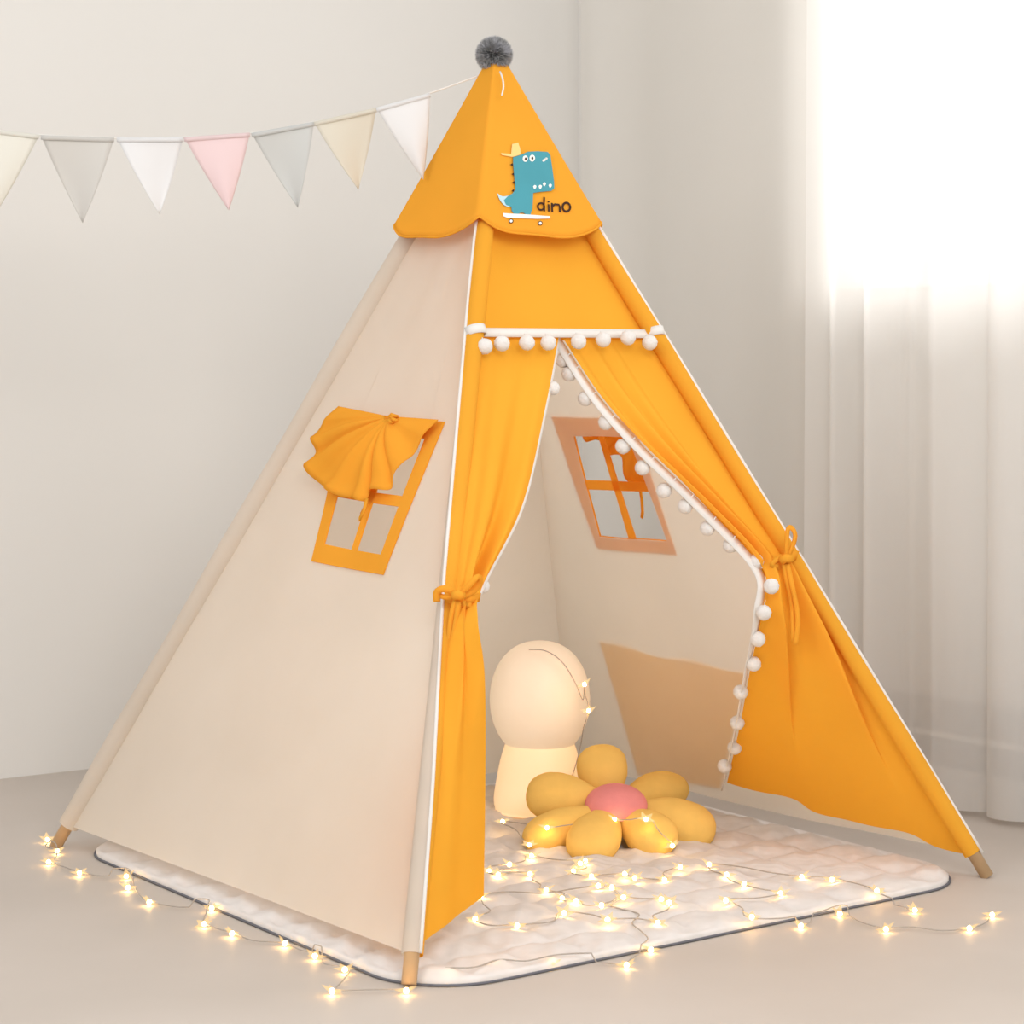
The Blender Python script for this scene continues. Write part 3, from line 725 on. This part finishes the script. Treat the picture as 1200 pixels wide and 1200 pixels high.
# ------------------------------------------------------------------ fairy lights
bmh = bmesh.new(); bmesh.ops.create_icosphere(bmh, subdivisions=2, radius=0.0042)
led_me = bpy.data.meshes.new('bulb'); bmh.to_mesh(led_me); bmh.free(); led_me.materials.append(M['led']); led_me.polygons.foreach_set('use_smooth', [True]*len(led_me.polygons))
b = MB()
for k in range(5):
    a = 2*PI*k/5; d = V((math.cos(a), math.sin(a), 0)); s = V((-math.sin(a), math.cos(a), 0))
    R = 0.0175; z = V((0, 0, 1))
    q = [V((0, 0, -0.001)), d*R*0.42+s*R*0.30+z*0.001, d*R+z*0.004, d*R*0.42-s*R*0.30+z*0.001, d*R*0.45+z*0.0042, d*R*0.42-z*0.0012]
    b.add(q, [(0, 1, 4), (1, 2, 4), (2, 3, 4), (3, 0, 4), (0, 5, 1), (1, 5, 2), (2, 5, 3), (3, 5, 0)])
star_proto = b.build('star_cover', M['star'], None, smooth=False, origin=V((0, 0, 0))); star_me = star_proto.data; bpy.data.objects.remove(star_proto)
def bulb(loc, parent):
    o = bpy.data.objects.new('bulb', led_me); C.objects.link(o); attach(o, parent, loc)
    o.rotation_euler = (random.uniform(-.5, .5), random.uniform(-.5, .5), random.random()*6.28)
    s = bpy.data.objects.new('star_cover', star_me); C.objects.link(s); s.parent = o
def on_mat(x, y):
    r = V((x, y, 0))-Fm; a = r.dot(E1)/E1.dot(E1); c = r.dot(E2)/E2.dot(E2)
    # E1 and E2 are close to perpendicular
    return 0 <= a <= 1 and 0 <= c <= 1
def ground(x, y):
    p = on_floor(x, y, 0.006); 
    q = on_floor(x, y, 0.022)
    return q if on_mat(q.x, q.y) else p
def nn_order(pts, start=0):
    left = pts[:]; cur = left.pop(start); out = [cur]
    while left:
        j = min(range(len(left)), key=lambda i: (left[i]-cur).length); cur = left.pop(j); out.append(cur)
    return out
def strand(label, pts3, amp, seed, order=True, tails=()):
    rnd = random.Random(seed)
    if order: pts3 = nn_order(pts3)
    root = empty('fairy_light_string', V((pts3[0].x, pts3[0].y, 0))); tag(root, label, 'string lights', 'strings of star shaped fairy lights')
    path = list(tails[:1]) if tails else []
    for i, p in enumerate(pts3):
        lead = p+V((rnd.uniform(-.008, .008), rnd.uniform(.006, .014), -0.001)); path.append(lead)
        if i+1 < len(pts3):
            q = pts3[i+1]; d = q-p; L = d.length
            nrm_ = V((-d.y, d.x, 0)); nrm_ = nrm_.normalized() if nrm_.length > 1e-5 else V((1, 0, 0))
            k = max(1, int(L/0.06))
            for j in range(1, k+1):
                path.append(p+d*(j/(k+1))+nrm_*rnd.uniform(-amp, amp)*min(1, L/0.05))
    fixed = []
    for p in catmull(path, len(path)*7):
        if order:
            z = 0.019 if on_mat(p.x, p.y) else 0.003; p = V((p.x, p.y, max(z, min(p.z, z+0.006))))
        fixed.append(p)
    b = MB(); b.tube(fixed, 0.0011, 5); b.build('wire', M['wire'], root)
    for p in pts3: bulb(p, root)
    return root
left_px = [(55.6, 984), (67, 997), (57, 1010), (93, 1023), (148, 1027), (150, 1040), (175, 1057), (239, 1083), (248, 1064), (272, 1094), (334, 1105.5), (369, 1120.5), (404, 1136), (389, 1161.5), (476, 1161)]
left_pts = []
for x, y in left_px:
    left_pts.append(on_floor(x, y, 0.007))
strand('string of star lights trailing on the floor along the cream left side', left_pts, 0.014, 2)
right_px = [(1162.7, 1072), (1136, 1088), (1072, 1066.7), (1038.4, 1089), (984, 1071), (938.7, 1085), (1027.7, 1043.7), (975, 1031), (939.7, 1027.7), (914.7, 1047), (881, 1074.7), (850.7, 1055), (872, 1036), (851.7, 1025), (831, 1013)]
strand('string of star lights reaching furthest right over the mat edge', [ground(x, y) for x, y in right_px], 0.014, 5)
mid_px = [(797, 1016), (778.7, 1031), (775, 1054), (784, 1058), (770.7, 1081.6), (762.7, 1113), (734.4, 1130.7), (646.4, 1130.7), (580, 1137), (524.7, 1147), (557, 1077), (564, 1050), (606, 1085), (661, 1070), (712, 1078), (705, 1061), (730.7, 1051.7), (701, 1038), (717, 1040), (744, 1029), (732, 1024), (640, 1042.7), (658.7, 1053), (675, 1056), (621, 1024), (584, 1025), (573, 1021), (597, 1013), (623, 1003), (680, 1012), (672, 1021), (693, 1027), (686, 1009)]
strand('tangled string of star lights heaped on the mat before the flower cushion', [ground(x, y) for x, y in mid_px], 0.022, 9)
up_px = [(620, 990, 4.16), (589, 963, 4.33), (641, 970, 4.185), (720, 960, 4.195), (757, 960, 4.155), (788, 991, 4.145)]
r3 = strand('string of star lights draped over the petals of the flower cushion', [P(*q) for q in up_px], 0.010, 4, order=False)
top_px = [(620, 761, 4.49), (640, 763, 4.46), (659, 776, 4.45), (674, 800, 4.45), (683, 820, 4.45), (685, 802, 4.44), (686, 815, 4.44), (690, 833, 4.43), (684, 852, 4.43), (680, 875, 4.45), (672, 905, 4.42), (660, 935, 4.28)]
root = empty('fairy_light_string', P(672, 905, 4.42)); tag(root, 'short strand of star lights hanging over the rounded lamp', 'string lights', 'strings of star shaped fairy lights')
b = MB(); b.tube(catmull([P(*q) for q in top_px], 90), 0.0010, 5); b.build('wire', M['wire'], root)
for q in ((685, 802, 4.43), (690, 833, 4.42)): bulb(P(*q), root)
